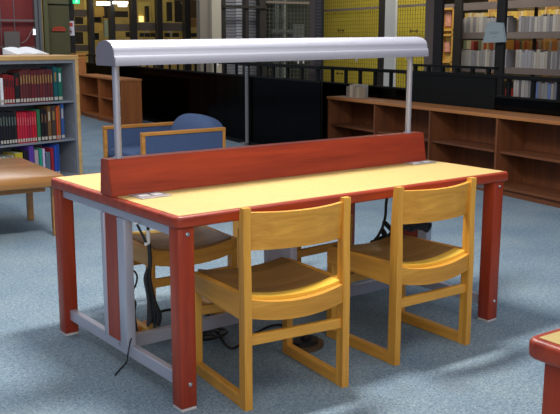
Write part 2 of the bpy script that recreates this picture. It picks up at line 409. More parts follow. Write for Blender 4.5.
# thin looped cord against the column
m = MB()
q = Vector((.075, .5, 0))
def Xp(px, py, x=.09): return onplane(px, py, Vector((1, 0, 0)), x)
m.tube([Xp(131.5, 272), Xp(134, 271), Xp(137, 276), Xp(136, 284), Xp(132.5, 292), Xp(131.5, 302), Xp(133, 315), Xp(135, 325), Xp(134, 332), Xp(132, 322), Xp(134, 310), Xp(135, 302), Xp(132.5, 296), Xp(131.5, 285), Xp(131.5, 272)], .004, 6)
m.tube([Xp(132, 298), Xp(135.5, 303), Xp(134.5, 312), Xp(136, 325), Xp(137.5, 331)], .005, 6)
tag(m.build('looped_cord', M['black'], None, True), 'thin looped black cord hanging against the silver column of the table', 'cord')
# cord over the side rail onto the carpet
m = MB(); m.tube([Xp(134, 318, .10), Xp(133, 330, .075), Xp(132, 336, .05), Xp(130.5, 341, .034), Xp(129, 348, .030), Xp(127.5, 357, .026), Fp(126, 363, .006), Fp(121, 368, .005), Fp(115, 375, .005)], .0032, 6)
tag(m.build('thin_cord', M['black'], None, True), 'thin black cord draped over the silver side rail onto the carpet', 'cord')
# orange plug
op = thing('plug_block', Fp(143, 332, 0), .3, 'small orange plug block on the carpet under the hanging cord bundle', 'plug')
m = MB(); m.b2((-.05, -.03, 0), (.05, .03, .045), bev=.012); m.build('block', M['orange'], op, True)
m = MB(); m.cyl((.05, 0, .02), (.09, 0, .02), .012); m.build('connector', M['black'], op, True)
# floor cords and the floor box
m = MB()
m.tube([Fp(211, 314, .012), Fp(214, 324), Fp(221, 338), Fp(230, 348), Fp(238, 346), Fp(246, 340), Fp(256, 333), Fp(270, 326), Fp(284, 325, .01), Fp(292, 330, .02), Fp(300, 339, .035)], .006)
tag(m.build('extension_cord', M['black'], None, True), 'black cord snaking over the carpet to the round floor box', 'cord')
m = MB()
c0 = Fp(208, 338)
for k in range(3):
    r = .035+.015*k
    m.tube([c0+Vector((r*math.cos(a*PI/4)*1.2+.01*k, r*math.sin(a*PI/4)*.9, .004+.008*k)) for a in range(9)], .0055)
m.tube([c0+Vector((.06, .02, .006)), c0+Vector((.13, .08, .004)), c0+Vector((.10, .12, .006)), c0+Vector((.02, .1, .01))], .0055)
tag(m.build('coiled_cord', M['black'], None, True), 'small coil of black cord lying on the carpet behind the near left leg', 'cord')
m = MB(); m.tube([Fp(155, 314), Fp(165, 310), Fp(180, 309), Fp(195, 312), Fp(212, 315)], .006)
tag(m.build('straight_cord', M['black'], None, True), 'black cord running straight across the carpet behind the cross rail', 'cord')
fb0 = Fp(306, 347, 0)
fb = thing('floor_box', fb0, .2, 'low brown oval power box on the carpet under the nearest chair', 'floor box')
def oval(rx, ry, n=28): return [(rx*math.cos(2*PI*k/n), ry*math.sin(2*PI*k/n)) for k in range(n)]
m = MB(); m.prism(oval(.095, .07), (0, 0, 0), (1, 0, 0), (0, 1, 0), (0, 0, .018)); m.build('base', M['brassy'], fb, True)
m = MB(); m.prism(oval(.066, .046), (0, 0, .018), (1, 0, 0), (0, 1, 0), (0, 0, .018)); m.build('lid', M['black'], fb, True)
m = MB(); m.b2((-.02, -.014, .036), (.02, .014, .055), bev=.004); m.build('plug', M['black'], fb, True)
# black cords at the right end
rc = thing('cord_tangle', (1.70, .40, .52), 0, 'tangle of black cords hanging under the right end of the table', 'cord')
o0 = Vector((1.70, .40, .52)); Yr = lambda px, py, y=.40: Yp(px, py, y)-o0
m = MB()
m.tube([Yr(387, 198), Yr(386, 205), Yr(385.5, 215), Yr(383, 226), Yr(378, 236), Yr(373, 242)], .007)
m.tube([Yr(384, 222), Yr(388, 226), Yr(392, 232), Yr(386, 238), Yr(376, 241)], .012)
m.tube([Yr(382, 230), Yr(385, 236), Yr(379, 240), Yr(372, 243)], .014)
for k in range(9):
    xx = 396+k*3.2; m.tube([Yr(xx, 223+random.uniform(-1, 1), .40), Yr(xx+5, 230+random.uniform(-4, 3), .39), Yr(xx+9, 224, .41), Yr(xx+1, 226+random.uniform(-3, 4), .42)], .008, 6)
m.build('cord', M['black'], rc, True)
m = MB(); m.b2((-.05, .0, .03), (.12, .04, .06), bev=.008); m.build('power_strip', M['black'], rc)

# ------------------------------------------------------------------ second red table, lower right corner
t2 = thing('corner_table', (-.045, -1.505, 0), math.radians(-2), 'red-edged table with pale yellow top cut off by the lower right corner', 'table')
Lx, Wy = 1.2, -1.0
m = MB(); m.b2((.022, -1.18, .702), (1.6, -.022, H_)); m.build('tabletop', M['laminate'], t2)
path = []
for (cx, cy, a0) in ((.03, -1.2+.03, PI), (1.62-.03, -1.2+.03, 1.5*PI), (1.62-.03, -.03, 0), (.03, -.03, .5*PI)):
    for k in range(6):
        a = a0 + PI/2*k/5; path.append((cx+RC*math.cos(a), cy+RC*math.sin(a), -math.cos(a), -math.sin(a)))
m = MB(); R_ = [[m.bm.verts.new((x+nx*o, y+ny*o, H_+z)) for o, z in ep] for x, y, nx, ny in path]
for i in range(len(R_)):
    a = R_[i]; b = R_[(i+1) % len(R_)]
    for j in range(len(ep)): m.bm.faces.new((a[j], b[j], b[(j+1) % len(ep)], a[(j+1) % len(ep)]))
m.build('edge_band', M['red_x'], t2, True)
for (x, y) in ((.03, -.10), (1.52, -.10), (.03, -1.17), (1.52, -1.17)):
    m = MB(); m.b2((x, y, .012), (x+lw, y+lw, H_-.045), bev=.006); lg = m.build('leg', M['red_z'], t2, True)
    m = MB(); m.b2((x+.001, y+.001, 0), (x+lw-.001, y+lw-.001, .012)); m.build('foot_glide', M['glide'], lg)

# ------------------------------------------------------------------ low brown table at the left
lt = thing('low_table', (-.32, 3.10, 0), math.radians(-5), 'low square brown wooden table with rounded edges beside the bookcase', 'table')
m = MB(); m.b2((0, 0, .355), (1.2, 1.05, .45), bev=.04)
m.build('tabletop', M['bench'], lt, True)
for x in (.12, 1.14):
    for y in (.10, .72):
        m = MB(); m.b2((x-.02, y-.02, 0), (x+.024, y+.024, .38), bev=.004); m.build('leg', M['bench'], lt)
for y in (.1, .9): m = MB(); m.b2((.1, y, .32), (1.08, y+.02, .36)); m.build('apron', M['bench'], lt)

# ------------------------------------------------------------------ bookcase with books at the left
BA = math.radians(90-77)                   # turned 13 degrees
wv = Vector((math.cos(BA), math.sin(BA), 0)); mv = Vector((-math.sin(BA), math.cos(BA), 0))
P0 = Vector((2.105, 5.538, 0))             # right front foot
bc = thing('bookcase', P0, BA, 'waist-high grey metal bookcase with light wood top and end panel, full of books', 'bookcase')
BW = 1.75
m = MB(); m.b2((-BW, 0, 1.165), (.045, .36, 1.212), bev=.008); m.build('top', M['casewood'], bc)
m = MB(); m.b2((.005, .0, 0), (.04, .36, 1.165), bev=.004); m.build('end_panel', M['casewood'], bc)
m = MB(); m.b2((-BW, .0, 0), (-BW+.035, .36, 1.165), bev=.004); m.build('end_panel', M['casewood'], bc)
m = MB(); m.b2((-BW+.035, .33, .03), (.005, .345, 1.165)); m.build('back_panel', M['casemetal'], bc)
m = MB(); m.b2((-.02, .01, .0), (.004, .33, 1.165)); m.build('metal_side', M['casemetal'], bc)
for z in (.03, .385, .765):
    m = MB(); m.b2((-BW+.036, .012, z-.018), (-.021, .329, z)); sh = m.build('shelf', M['casemetal'], bc)
    m = MB(); m.prism([(.02, 0), (.30, 0), (.30, .17), (.12, .17), (.05, .14), (.02, .06)], (-.026, 0, z), (0, 1, 0), (0, 0, 1), (.004, 0, 0)); m.build('shelf_bracket', M['casemetal'], sh)
m = MB(); m.b2((-BW+.036, .012, 1.135), (-.021, .03, 1.165)); m.build('top_rail', M['casemetal'], bc)
COL = {}
def bookmat(c):
    if c not in COL: COL[c] = plain('book_cover_%d' % len(COL), c, .55, var=.08, scale=40)
    return COL[c]
def make_book(frame_loc, rz, w_, d, h, col, label, group, band=None, cat='book', lab=True, lean=0):
    o = thing('book', frame_loc, rz, label, cat, group)
    if lean: o.rotation_euler = (0, lean, rz)
    m = MB(); m.b2((.0006, 0, 0), (w_-.0006, .003, h)); m.b2((.0006, 0, 0), (.003, d, h)); m.b2((w_-.003, 0, 0), (w_-.0006, d, h)); m.build('cover', bookmat(col), o)
    m = MB(); m.b2((.0032, .0032, .003), (w_-.0032, d-.004, h-.004)); m.build('pages', M['paper'], o)
    if lab:
        m = MB(); m.b2((.004, -.0012, .012), (w_-.004, 0, .043)); m.build('spine_label', M['label'], o)
    if band:
        m = MB(); 
        for z0, z1 in ((h*.58, h*.84),): m.b2((w_*.28, -.001, z0), (w_*.72, 0, z1))
        m.build('spine_title', bookmat(band), o)
    return o
MAR, RDB, BLK, TEAL = (.12, .022, .028), (.22, .015, .015), (.012, .012, .015), (.01, .12, .12)
GOLD = (.32, .20, .06); RD = (.50, .015, .04); GRN = (.03, .17, .07); BRN = (.16, .08, .04); ORG = (.55, .12, .03); BLU = (.03, .10, .38)
CRM = (.50, .46, .36); YEL = (.55, .38, .03); PUR = (.11, .04, .30); WHT = (.68, .70, .72)
def loc_bc(px, z):   # x along the shelf for a pixel column
    nrm = mv; p = onplane(px, 200, nrm, nrm.dot(P0)+.04); 
    # intersection at the wanted height
    d = ray(px, 0); hi, lo = 400, -200
    for _ in range(40):
        mid = (hi+lo)/2; q = onplane(px, mid, nrm, nrm.dot(P0)+.04)
        if q.z > z: lo = mid
        else: hi = mid
    return (q-P0).dot(wv)
def shelf_row(z, seq, group):
    # seq: (px0, px1, n, colour, band, height, word)
    for px0, px1, n, col, band, h, word in seq:
        x0 = loc_bc(px0, z+.15); x1 = loc_bc(px1, z+.15); w_ = (x1-x0)/n
        for k in range(n):
            hh = h+random.uniform(-.008, .008); c = tuple(v*random.choice((.8, 1, 1.15)) for v in col)
            loc = P0 + wv*(x0+k*w_) + mv*.04 + Vector((0, 0, z))
            pos = '' if n == 1 else (', leftmost of its run' if k == 0 else ', rightmost of its run' if k == n-1 else '')
            g = group if n > 2 and 0 < k < n-1 else None
            lab = word + pos
            if n > 2 and 0 < k < n-1: lab = word + ', inside its run'; gg = '%s inside the run on the %s' % (word, group)
            else: gg = group
            make_book(loc, BA, w_*.97, .20, hh, c, lab, gg, band)
G1 = 'upper shelf of the left bookcase'; G2 = 'middle shelf of the left bookcase'; G3 = 'lowest shelf of the left bookcase'
shelf_row(.766, [(-14, -.5, 4, BRN, GOLD, .26, 'brown book on the upper bookcase shelf'), (0, 3.4, 1, WHT, None, .24, 'white-spined book on the upper bookcase shelf'), (3.6, 14.5, 4, RDB, BLK, .27, 'red and black bound book on the upper bookcase shelf'),
    (14.8, 19.8, 1, BLK, RDB, .29, 'thick black book between red and maroon volumes on the upper shelf'), (20, 53, 12, MAR, GOLD, .31, 'maroon gold-lettered volume on the upper bookcase shelf'),
    (53.6, 57.8, 1, TEAL, GOLD, .34, 'dark teal volume beside the maroon set on the upper shelf'), (58, 62.4, 1, TEAL, WHT, .33, 'dark teal volume at the right end of the upper shelf')], G1)
shelf_row(.386, [(-14, -.5, 4, BLU, WHT, .26, 'blue book on the middle bookcase shelf'), (0, 17, 6, BLK, (.10, .14, .12), .31, 'black volume on the middle bookcase shelf'), (17.2, 36.8, 8, RD, (.62, .1, .12), .29, 'crimson volume on the middle bookcase shelf'),
    (37.2, 40.6, 1, GRN, None, .31, 'green book beside the crimson set on the middle shelf'), (41, 47.4, 2, BLK, BRN, .31, 'black book beside the green one on the middle shelf'), (47.8, 51.4, 1, BRN, CRM, .34, 'tall brown book on the middle shelf'),
    (51.8, 56.2, 1, (.05, .04, .03), GOLD, .34, 'tall dark brown book beside the orange ones on the middle shelf'), (56.6, 60.6, 2, ORG, None, .33, 'orange book on the middle shelf'), (61, 64.6, 1, BLU, CRM, .36, 'blue book at the right end of the middle shelf')], G2)
shelf_row(.031, [(-14, -.5, 4, GRN, WHT, .26, 'green book on the lowest bookcase shelf'), (0, 15, 5, CRM, None, .24, 'cream book on the lowest bookcase shelf'), (15.6, 23.5, 1, YEL, None, .27, 'yellow book on the lowest bookcase shelf'),
    (24, 29, 2, BLK, None, .28, 'black book beside the yellow one on the lowest shelf'), (29.4, 34.6, 1, PUR, None, .33, 'purple book on the lowest bookcase shelf'), (35, 39, 1, (.4, .36, .36), None, .27, 'pale pinkish book right of the purple one on the lowest shelf'),
    (39.4, 42.6, 1, (.02, .3, .2), None, .29, 'bright green book on the lowest shelf'), (43, 45.4, 1, WHT, None, .29, 'narrow white book between green and blue-grey ones'), (45.8, 50.6, 1, (.13, .2, .28), None, .25, 'blue-grey book on the lowest shelf'),
    (51, 54.2, 1, (.3, .02, .03), None, .28, 'dark red book left of the blue ones on the lowest shelf'), (54.6, 60, 2, (.02, .07, .42), None, .31, 'bright blue book on the lowest shelf')], G3)
# open book on the bookcase
q = onplane(27, 55, Vector((0, 0, 1)), 1.212)
ob = thing('open_book', q, BA+.05, 'open book with white pages lying on top of the left bookcase', 'book')
for s in (-1, 1):
    m = MB(); secs = []
    for k in range(9):
        t = k/8; x = s*.185*t; z = .012 + .020*math.sin(PI*min(1, t*.75+.16))
        secs.append([(x, -.11, .004), (x, .13, .004), (x, .13, z+.046), (x, -.11, z-.008)])
    m.sweep(secs); m.build('page_block', M['paper'], ob, True)
m = MB(); m.b2((-.195, -.118, 0), (.195, .138, .0039)); m.build('cover', M['bench'], ob)

# ------------------------------------------------------------------ low open shelves (n, s frame)
def low_shelf(name, n0, s0, s1, h, depth, bays, label, mk='cab_', shelves=1):
    # front faces -n ; origin at its near end
    t = thing(name, B(n0, s0), -A, label, 'bookcase')
    Ls = s1-s0
    m = MB(); m.b2((-.012, -.01, h-.032), (depth+.01, Ls+.01, h), bev=.005); m.build('top', M['cabtop'], t)
    m = MB(); m.b2((depth-.012, .02, .05), (depth-.002, Ls-.02, h-.032)); m.build('back_panel', M[mk+'z'], t)
    m = MB(); m.b2((.03, .02, 0), (depth-.02, Ls-.02, .06)); m.build('plinth', M[mk+'y'], t)
    m = MB(); m.b2((.005, .02, .06), (depth-.013, Ls-.02, .085)); m.build('bottom_board', M[mk+'y'], t)
    for k in range(bays+1):
        y = (Ls-.024)*k/bays
        m = MB(); m.b2((0, y, 0), (depth-.013 if 0 < k < bays else depth, y+.024, h-.0325)); m.build('upright', M[mk+'z'], t)
    for k in range(bays):
        y0 = (Ls-.024)*k/bays+.0245; y1 = (Ls-.024)*(k+1)/bays-.0005
        for j in range(1, shelves+1):
            z = .085+(h-.12)*j/(shelves+1)
            m = MB(); m.b2((.03, y0, z-.012), (depth-.013, y1, z+.01)); m.build('shelf', M[mk+'y'], t)
    return t
for ax in 'yz': M['ocab_'+ax] = wood('lit_cabinet_wood_'+ax, (.24, .068, .014), (.35, .11, .024), ax, .5, 10, 0)  # same wood as cab_, lightened: stronger light at that shelf is in the colour
M['cabtop'] = wood('orange_brown_shelf_top', (.34, .12, .03), (.46, .18, .05), 'y', .5, 10, 0)
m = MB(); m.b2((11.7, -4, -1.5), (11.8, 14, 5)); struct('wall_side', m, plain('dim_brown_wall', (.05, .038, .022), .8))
low_shelf('low_bookshelf', 4.22, 5.95-8*.966, 5.962, .715, .34, 8, 'long empty reddish-brown low bookshelf on the right behind the table')
low_shelf('low_bookshelf', 3.15, 10.53, 13.07, .755, .34, 2, 'empty orange-brown low bookshelf behind the left bookcase near the railing', mk='ocab_')
# brochure holder on the right shelf
bh = thing('brochure_holder', B(4.34, 5.62, .715), -A+.15, 'small stack of upright pamphlets standing on the low brown bookshelf', 'pamphlets')
for k in range(4):
    m = MB(); m.b2((0, -.12+k*.058, .006), (.10, -.12+k*.058+.05, .125+.01*(k % 3))); m.build('pamphlet', bookmat(((.40, .33, .24), (.30, .24, .19), (.5, .42, .3), (.22, .18, .15))[k]), bh)
m = MB(); m.b2((-.01, -.13, 0), (.12, .125, .006)); m.b2((.12, -.13, 0), (.126, .125, .15)); m.build('holder', M['plate'], bh)
# tall wooden cabinet end behind the bookcase
ca, ct = nz(76.5, 53.5, 13.2); cb_, _ = nz(85.5, 53.5, 13.2); cw = cb_-ca
tc = thing('cabinet', B(ca, 13.2), -A, 'orange wood cabinet standing behind the right end of the left bookcase', 'cabinet')
m = MB(); m.b2((0, 0, 0), (cw, .4, ct-.03)); m.build('body', M['armwood'], tc); m = MB(); m.b2((-.01, -.02, ct-.03), (cw+.01, .42, ct)); m.build('top', M['armwood'], tc)
m = MB(); m.b2((.02, -.012, .08), (cw-.02, 0, ct-.08)); m.build('door', M['cabtop'], tc)

# ------------------------------------------------------------------ blue armchair
ac = thing('armchair', (1.89, 3.775, 0), 0, 'blue upholstered armchair with wooden arm frames behind the table divider', 'armchair')
DX, WY, AZ = .83, .76, .60
for y in (0, WY-.05):
    m = MB()
    m.b2((0, y, AZ-.03), (DX, y+.05, AZ), bev=.006); m.build('arm_rail', M['armwood'], ac)
    for x in (0, DX-.03): m = MB(); m.b2((x, y+.005, 0), (x+.03, y+.045, AZ-.03), bev=.004); m.build('leg', M['armwood'], ac)
    m = MB(); m.b2((.03, y+.008, .12), (DX-.03, y+.042, AZ-.03), bev=.006); m.build('arm_panel', M['blue'], ac)
m = MB(); m.b2((.03, .05, .14), (DX-.1, WY-.05, .30), bev=.02); m.build('seat_base', M['blue'], ac, True)
m = MB(); m.b2((.0, .055, .30), (DX-.2, WY-.055, .41), bev=.05); m.build('seat_cushion', M['blue'], ac, True)
# domed back cushion
t = bmesh.new(); bmesh.ops.create_cube(t, size=1); bmesh.ops.subdivide_edges(t, edges=t.edges, cuts=10, use_grid_fill=True)
for v in t.verts:
    x, y, z = v.co.x*2, v.co.y*2, v.co.z*2
    k = 1/(abs(x)**3+abs(y)**3+abs(z)**3)**(1/3.); v.co = Vector((x*k, y*k, z*k))
bmesh.ops.scale(t, vec=(.16, WY/2-.045, .245), verts=t.verts)
bmesh.ops.transform(t, matrix=Matrix.Translation((DX-.085, WY/2, .45)) @ Matrix.Rotation(.30, 4, 'Y'), verts=t.verts)
m = MB(); m.add(t); m.build('back_cushion', M['blue'], ac, True)

# ------------------------------------------------------------------ railing along the atrium
NR = 4.62
def railing(n, s0, s1, zt, pick, label):
    rl = thing('railing', B(n, s0), -A, label, 'railing'); LR = s1-s0
    m = MB(); m.b2((-.02, 0, zt-.038), (.02, LR, zt), bev=.004); m.build('top_rail', M['blackmetal'], rl)
    zm = 1.3465-(1.3465-.80)*(n+1.06)/6.26
    m = MB(); m.b2((-.015, 0, zm-.02), (.015, LR, zm)); m.build('middle_rail', M['blackmetal'], rl)
    m = MB(); m.b2((-.015, 0, .0), (.015, LR, .05)); m.build('bottom_rail', M['blackmetal'], rl)
    m = MB(); m.b2((-.004, 0, .05), (.004, LR, zm-.02)); m.build('glass_panel', M['glass'], rl)
    for p in pick:
        if s0+.03 < p < s1-.03:
            m = MB(); m.b2((.006, p-s0-.022, .05), (.03, p-s0+.022, zt-.03)); m.build('picket', M['blackmetal'], rl)
    return rl
s0_, _ = sz(359, 75, NR); s1_, _ = sz(374, 75, NR); stp = s0_-s1_
sa, _ = sz(497, 70, NR); sb, _ = sz(409, 70, NR)
rr = railing(NR, -2, 7.12, 1.0435, [p for p in [s0_+k*stp for k in range(-30, 12)] if not sa < p < sb], 'black railing with pickets and dark glass running behind the long low bookshelf')
sA_, _ = sz(321, 75, 3.9)
railing(3.90, sA_, 16.75, 1.081, [sA_+.1+k*.36 for k in range(31)], 'black railing section with dark glass between the armchair and the two low bookshelves')
# solid section with a second upper rail
m = MB(); m.b2((-.012, sa+2, .05), (.012, sb+2, 1.005)); m.build('solid_panel', M['blackmetal'], rr)
m = MB(); m.b2((-.02, sa+2, 1.09), (.02, sb+2, 1.115)); m.build('upper_rail', M['blackmetal'], rr)
for k in range(6):
    y = sa+2+(sb-sa)*(k+.5)/6; m = MB(); m.b2((-.015, y-.02, 1.0435), (.015, y+.02, 1.09)); m.build('picket', M['blackmetal'], rr)

# ------------------------------------------------------------------ posts and columns
def post(name, px0, px1, n, mat, label, cat, z0=-1.5, z1=4.2, depth=.05, group=None):
    s1, _ = sz(px0, 30, n); s0, _ = sz(px1, 30, n)
    m = MB(); m.b2((0, 0, 0), (depth, s1-s0, z1-z0), bev=.01)
    o = place(m.build(name, mat), B(n, s0, z0), -A); return tag(o, label, cat, group)
post('steel_post', 495.5, 503.5, 5.45, M['mullion'], 'tall black post carrying the pale paper sign', 'post')
post('steel_post', 433, 441, 5.9, M['mullion'], 'tall black post right of the lamp hood, beside the yellow wall', 'post', -1.5)
NF = 9.5
post('wood_post', 424.5, 433.5, 6.6, plain('taupe_post_paint', (.20, .15, .12), .7), 'taupe post beside the black post right of the lamp hood', 'post')
post('round_column', 384.5, 395, 8.2, M['whitecol'], 'white column in front of the yellow wall', 'column')
post('steel_post', 378, 384, 8.9, M['mullion'], 'dark post left of the white column', 'post')
post('steel_post', 453, 460.5, 9.0, M['mullion'], 'short dark post between the wooden poster stand and the far books', 'post')
post('steel_post', 309.5, 315, 4.05, plain('brown_post_paint', (.06, .042, .038), .6), 'brown post at the left edge of the yellow wall', 'post', -1.5, 4.2, .03)

# white paper sign on the post
sgS, sgZ = sz(496, 33, 5.40)
sg = thing('paper_sign', B(5.40, sgS, sgZ), -A, 'pale blue-white tapered paper sign fixed to the tall black post', 'sign')
kk = (sz(485, 33, 5.4)[0]-sz(507, 33, 5.4)[0])/22; kz = (sz(496, 22, 5.4)[1]-sz(496, 43, 5.4)[1])/21
m = MB(); m.prism([(-11*kk, -9*kz), (11*kk, -10*kz), (7*kk, 11*kz), (-7.5*kk, 10*kz)], (0, 0, 0), (0, 1, 0), (0, 0, 1), (-.03, 0, 0)); m.build('board', plain('pale_blue_board', (.42, .50, .52), .6), sg)
m = MB()
for z, a, b in ((.5, -6, 5), (-1, -4, 4), (-4.5, -2, 1)): m.b2((-.031, a*kk, z*kz), (-.03, b*kk, (z+.8)*kz))
m.build('print', plain('faint_grey_print', (.28, .34, .38), .7), sg)

# ------------------------------------------------------------------ yellow wall with wire mesh
def mesh_grid(name, n, pxa, pxb, z0, z1, pitch, r, mat, label, depth=.012, parent=None):
    sa, _ = sz(pxb, 30, n); sb, _ = sz(pxa, 30, n); m = MB(); y = 0
    while y < sb-sa: m.b2((-r, y-r, 0), (r, y+r, z1-z0)); y += pitch
    z = 0
    while z < z1-z0: m.b2((-r*1.5, 0, z-r), (-r*.5, sb-sa, z+r)); z += pitch
    o = place(m.build(name, mat), B(n, sa, z0), -A); return tag(o, label, 'wire mesh')
sa, _ = sz(436, 30, 10.1); sb, _ = sz(319.5, 30, 10.1)
m = MB(); m.b2((10.1, sa, -1.5), (10.2, sb, 4.2)); struct('wall_far', m, M['yellow'])
mesh_grid('wire_mesh', 9.6, 321, 436, -1.0, 3.2, .085, .004, plain('olive_wire', (.20, .15, .02), .6), 'wire mesh screen in front of the yellow wall')
sa9, z9 = sz(433, 4, 9.5); sb9, _ = sz(320, 4, 9.5)
m = MB(); m.b2((0, 0, 0), (.05, sb9-sa9, .05)); tag(place(m.build('mesh_rail', M['slabdark']), B(9.5, sa9, z9-.03), -A), 'thin brown rail crossing the top of the yellow wall', 'rail')
# double arrow mark painted on the mesh at two heights
for (px, py, nm) in ((341, 30.5, 'upper'), (340, 73.5, 'lower'), (414, 31, 'right')):
    s_, z_ = sz(px, py, 9.55); m = MB(); m.b2((-.01, -.09, -.012), (0, .09, .012))
    for e in (-1, 1): m.prism([(e*.09, -.045), (e*.09, .045), (e*.145, 0)], (-.01, 0, 0), (0, 1, 0), (0, 0, 1), (.01, 0, 0))
    tag(place(m.build('arrow_mark', plain('brown_arrow', (.09, .06, .015), .7)), B(9.55, s_, z_), -A), 'small brown double-headed arrow on the yellow mesh wall, %s' % {'upper': 'above the lamp hood', 'lower': 'below the lamp hood', 'right': 'right of the white column'}[nm], 'arrow')
# perforated black strip left of the yellow wall
s0p, _ = sz(321.5, 30, 4.0); s1p, _ = sz(314.8, 30, 4.0)
pf = thing('perforated_channel', B(4.0, s0p, -1.2), -A, 'black perforated steel channel at the left edge of the yellow wall', 'channel')
wp = s1p-s0p
m = MB(); m.b2((.01, 0, 0), (.02, wp, 5)); m.build('back_plate', M['mullion'], pf)
m = MB(); z = 0
while z < 5: m.b2((.004, wp*.15, z), (.01, wp*.85, z+.012)); z += .036
m.build('slot', plain('grey_slots', (.075, .065, .07), .6), pf)

# ------------------------------------------------------------------ far book stacks on the right
NB = 9.6
sR, _ = sz(575, 50, NB); sLb, _ = sz(441, 50, NB)
fs = thing('far_bookshelf', B(NB, sR, -1.5), -A, 'long library book stack with grey-brown fascia boards across the atrium at the right', 'bookcase')
LB = sLb-sR
def zB(py, px=520, n=NB): return sz(px, py, n)[1]
fz = []
for (y0, y1) in ((0, 8), (32, 38.5), (68, 74), (99, 106)):
    zt, zb = zB(y0), zB(y1); fz.append(zt)
    m = MB(); m.b2((-.03, 0, zb+1.5), (0, LB, zt+1.5)); m.build('fascia_board', M['slab'], fs)
    m = MB(); m.b2((0, 0, zt+1.5-.05), (.40, LB, zt+1.5)); m.build('shelf', M['slab'], fs)
m = MB(); m.b2((1.9, 0, .0), (1.95, LB, 5)); m.build('back_wall', plain('warm_stack_back', (.16, .11, .05), .8), fs)
for y in (0, LB*.38, LB):
    m = MB(); m.b2((.35, y-.02, 0), (.40, y+.02, 4.6)); m.build('upright', M['mullion'], fs)
GREYS = [(.30, .285, .29), (.24, .235, .25), (.38, .36, .35), (.18, .175, .19), (.33, .30, .27), (.27, .27, .31), (.12, .11, .12)]
WARM = [(.45, .08, .03), (.50, .28, .06), (.38, .33, .22), (.30, .05, .04), (.42, .38, .34), (.12, .15, .08), (.5, .2, .05)]
def far_row(zpy, n, px0, px1, wpx, hpy, pal, words, group, gaps=()):
    z = zpy if isinstance(zpy, float) and zpy < 5 else zB(zpy, n=n); px = px0
    while px < px1:
        wp = wpx*random.uniform(.75, 1.3)
        if not any(a <= px <= b for a, b in gaps):
            sA, _ = sz(px, 50, n); sB, _ = sz(px+wp, 50, n); h = abs(sz(510, 50-hpy, n)[1]-sz(510, 50, n)[1])*random.uniform(.9, 1.05)
            c = random.choice(pal); m = MB(); m.b2((.0, .002, 0), (.2, sA-sB-.002, h), bev=.004)
            o = place(m.build('book', bookmat(c)), B(n+.03, sB, z), -A); tag(o, words, 'book', group)
        px += wp
far_row(fz[1], NB, 459, 562, 3.0, 16, GREYS, 'grey-bound volume on the upper row of the far book stack', 'grey volumes on the upper row of the far stack', ((491, 497), (504, 512)))
far_row(fz[2], NB, 457, 562, 2.8, 17.5, GREYS, 'grey-bound volume on the middle row of the far book stack', 'grey volumes on the middle row of the far stack', ((494, 497), (504, 512)))
far_row(fz[3], NB, 514, 562, 3.0, 18.5, GREYS+[(.12, .18, .38)], 'grey-bound volume on the lower row of the far book stack', 'grey volumes on the lower row of the far stack', ())
# second rack further behind
rk = thing('rear_rack', B(10.6, sR, -1.5), -A, 'second row of shelving with small coloured books behind the far grey volumes', 'bookcase')
for pyv in (50.5, 17.5, 80):
    z = sz(520, pyv, 10.6)[1]
    m = MB(); m.b2((0, 0, z+1.5-.03), (.3, LB*.96, z+1.5)); m.build('shelf', M['casewood'], rk)
for y in (.02, LB*.5, LB*.95): m = MB(); m.b2((.0, y-.015, 0), (.3, y+.015, 4.4)); m.build('upright', M['casewood'], rk)
far_row(float(sz(520, 50.5, 10.6)[1]), 10.6, 462, 562, 2.6, 10, WARM, 'small coloured book on the rack behind the middle grey row', 'coloured books behind the middle grey row', ((470, 476), (504, 511)))
far_row(float(sz(520, 17.5, 10.6)[1]), 10.6, 462, 562, 3.2, 6.5, [(.6, .42, .08), (.5, .33, .1), (.6, .5, .3)], 'small book painted with yellow light on the rack behind the top grey row', 'books behind the top grey row', ())  # gold cover tones carry the warm light on these books
# red book in the lower gap, pale post
s_, z_ = sz(511, 99, NB); m = MB(); m.b2((-.05, 0, 0), (.1, .07, .16)); tag(place(m.build('book', bookmat((.5, .02, .02))), B(NB-.02, s_, fz[3]), -A), 'small bright red book low in the far stack beside the railing pickets', 'book')
# wooden poster stand
s0w, _ = sz(453.5, 30, 9.3); s1w, z1w = sz(441.5, 8, 9.3); _, z0w = sz(445, 63, 9.3)
ps = thing('poster_stand', B(9.3, s0w, -1.5), -A, 'tall wooden display case with pinkish posters right of the black post', 'display case')
wd = s1w-s0w
m = MB()
m.b2((0, 0, 0), (.1, .05, z1w+1.5)); m.b2((0, wd-.03, 0), (.1, wd, z1w+1.5))
for zz in (z0w+1.5, sz(445, 36, 9.3)[1]+1.5, sz(445, 31, 9.3)[1]+1.5, z1w+1.46): m.b2((0, 0, zz), (.1, wd, zz+.04))
m.build('frame', plain('yellow_case_wood', (.55, .30, .06), .5), ps)
m = MB(); m.b2((.1, 0, 0), (.12, wd, z1w+1.5)); m.build('back', M['cone'], ps)
for a, b in ((11, 26), (42, 52)):
    za, zb = sz(445, b, 9.3)[1]+1.5, sz(445, a, 9.3)[1]+1.5
    m = MB(); m.b2((.06, wd*.45, za), (.09, wd-.04, zb)); m.build('poster', plain('salmon_poster', (.55, .25, .18), .7, var=.3, scale=9), ps)

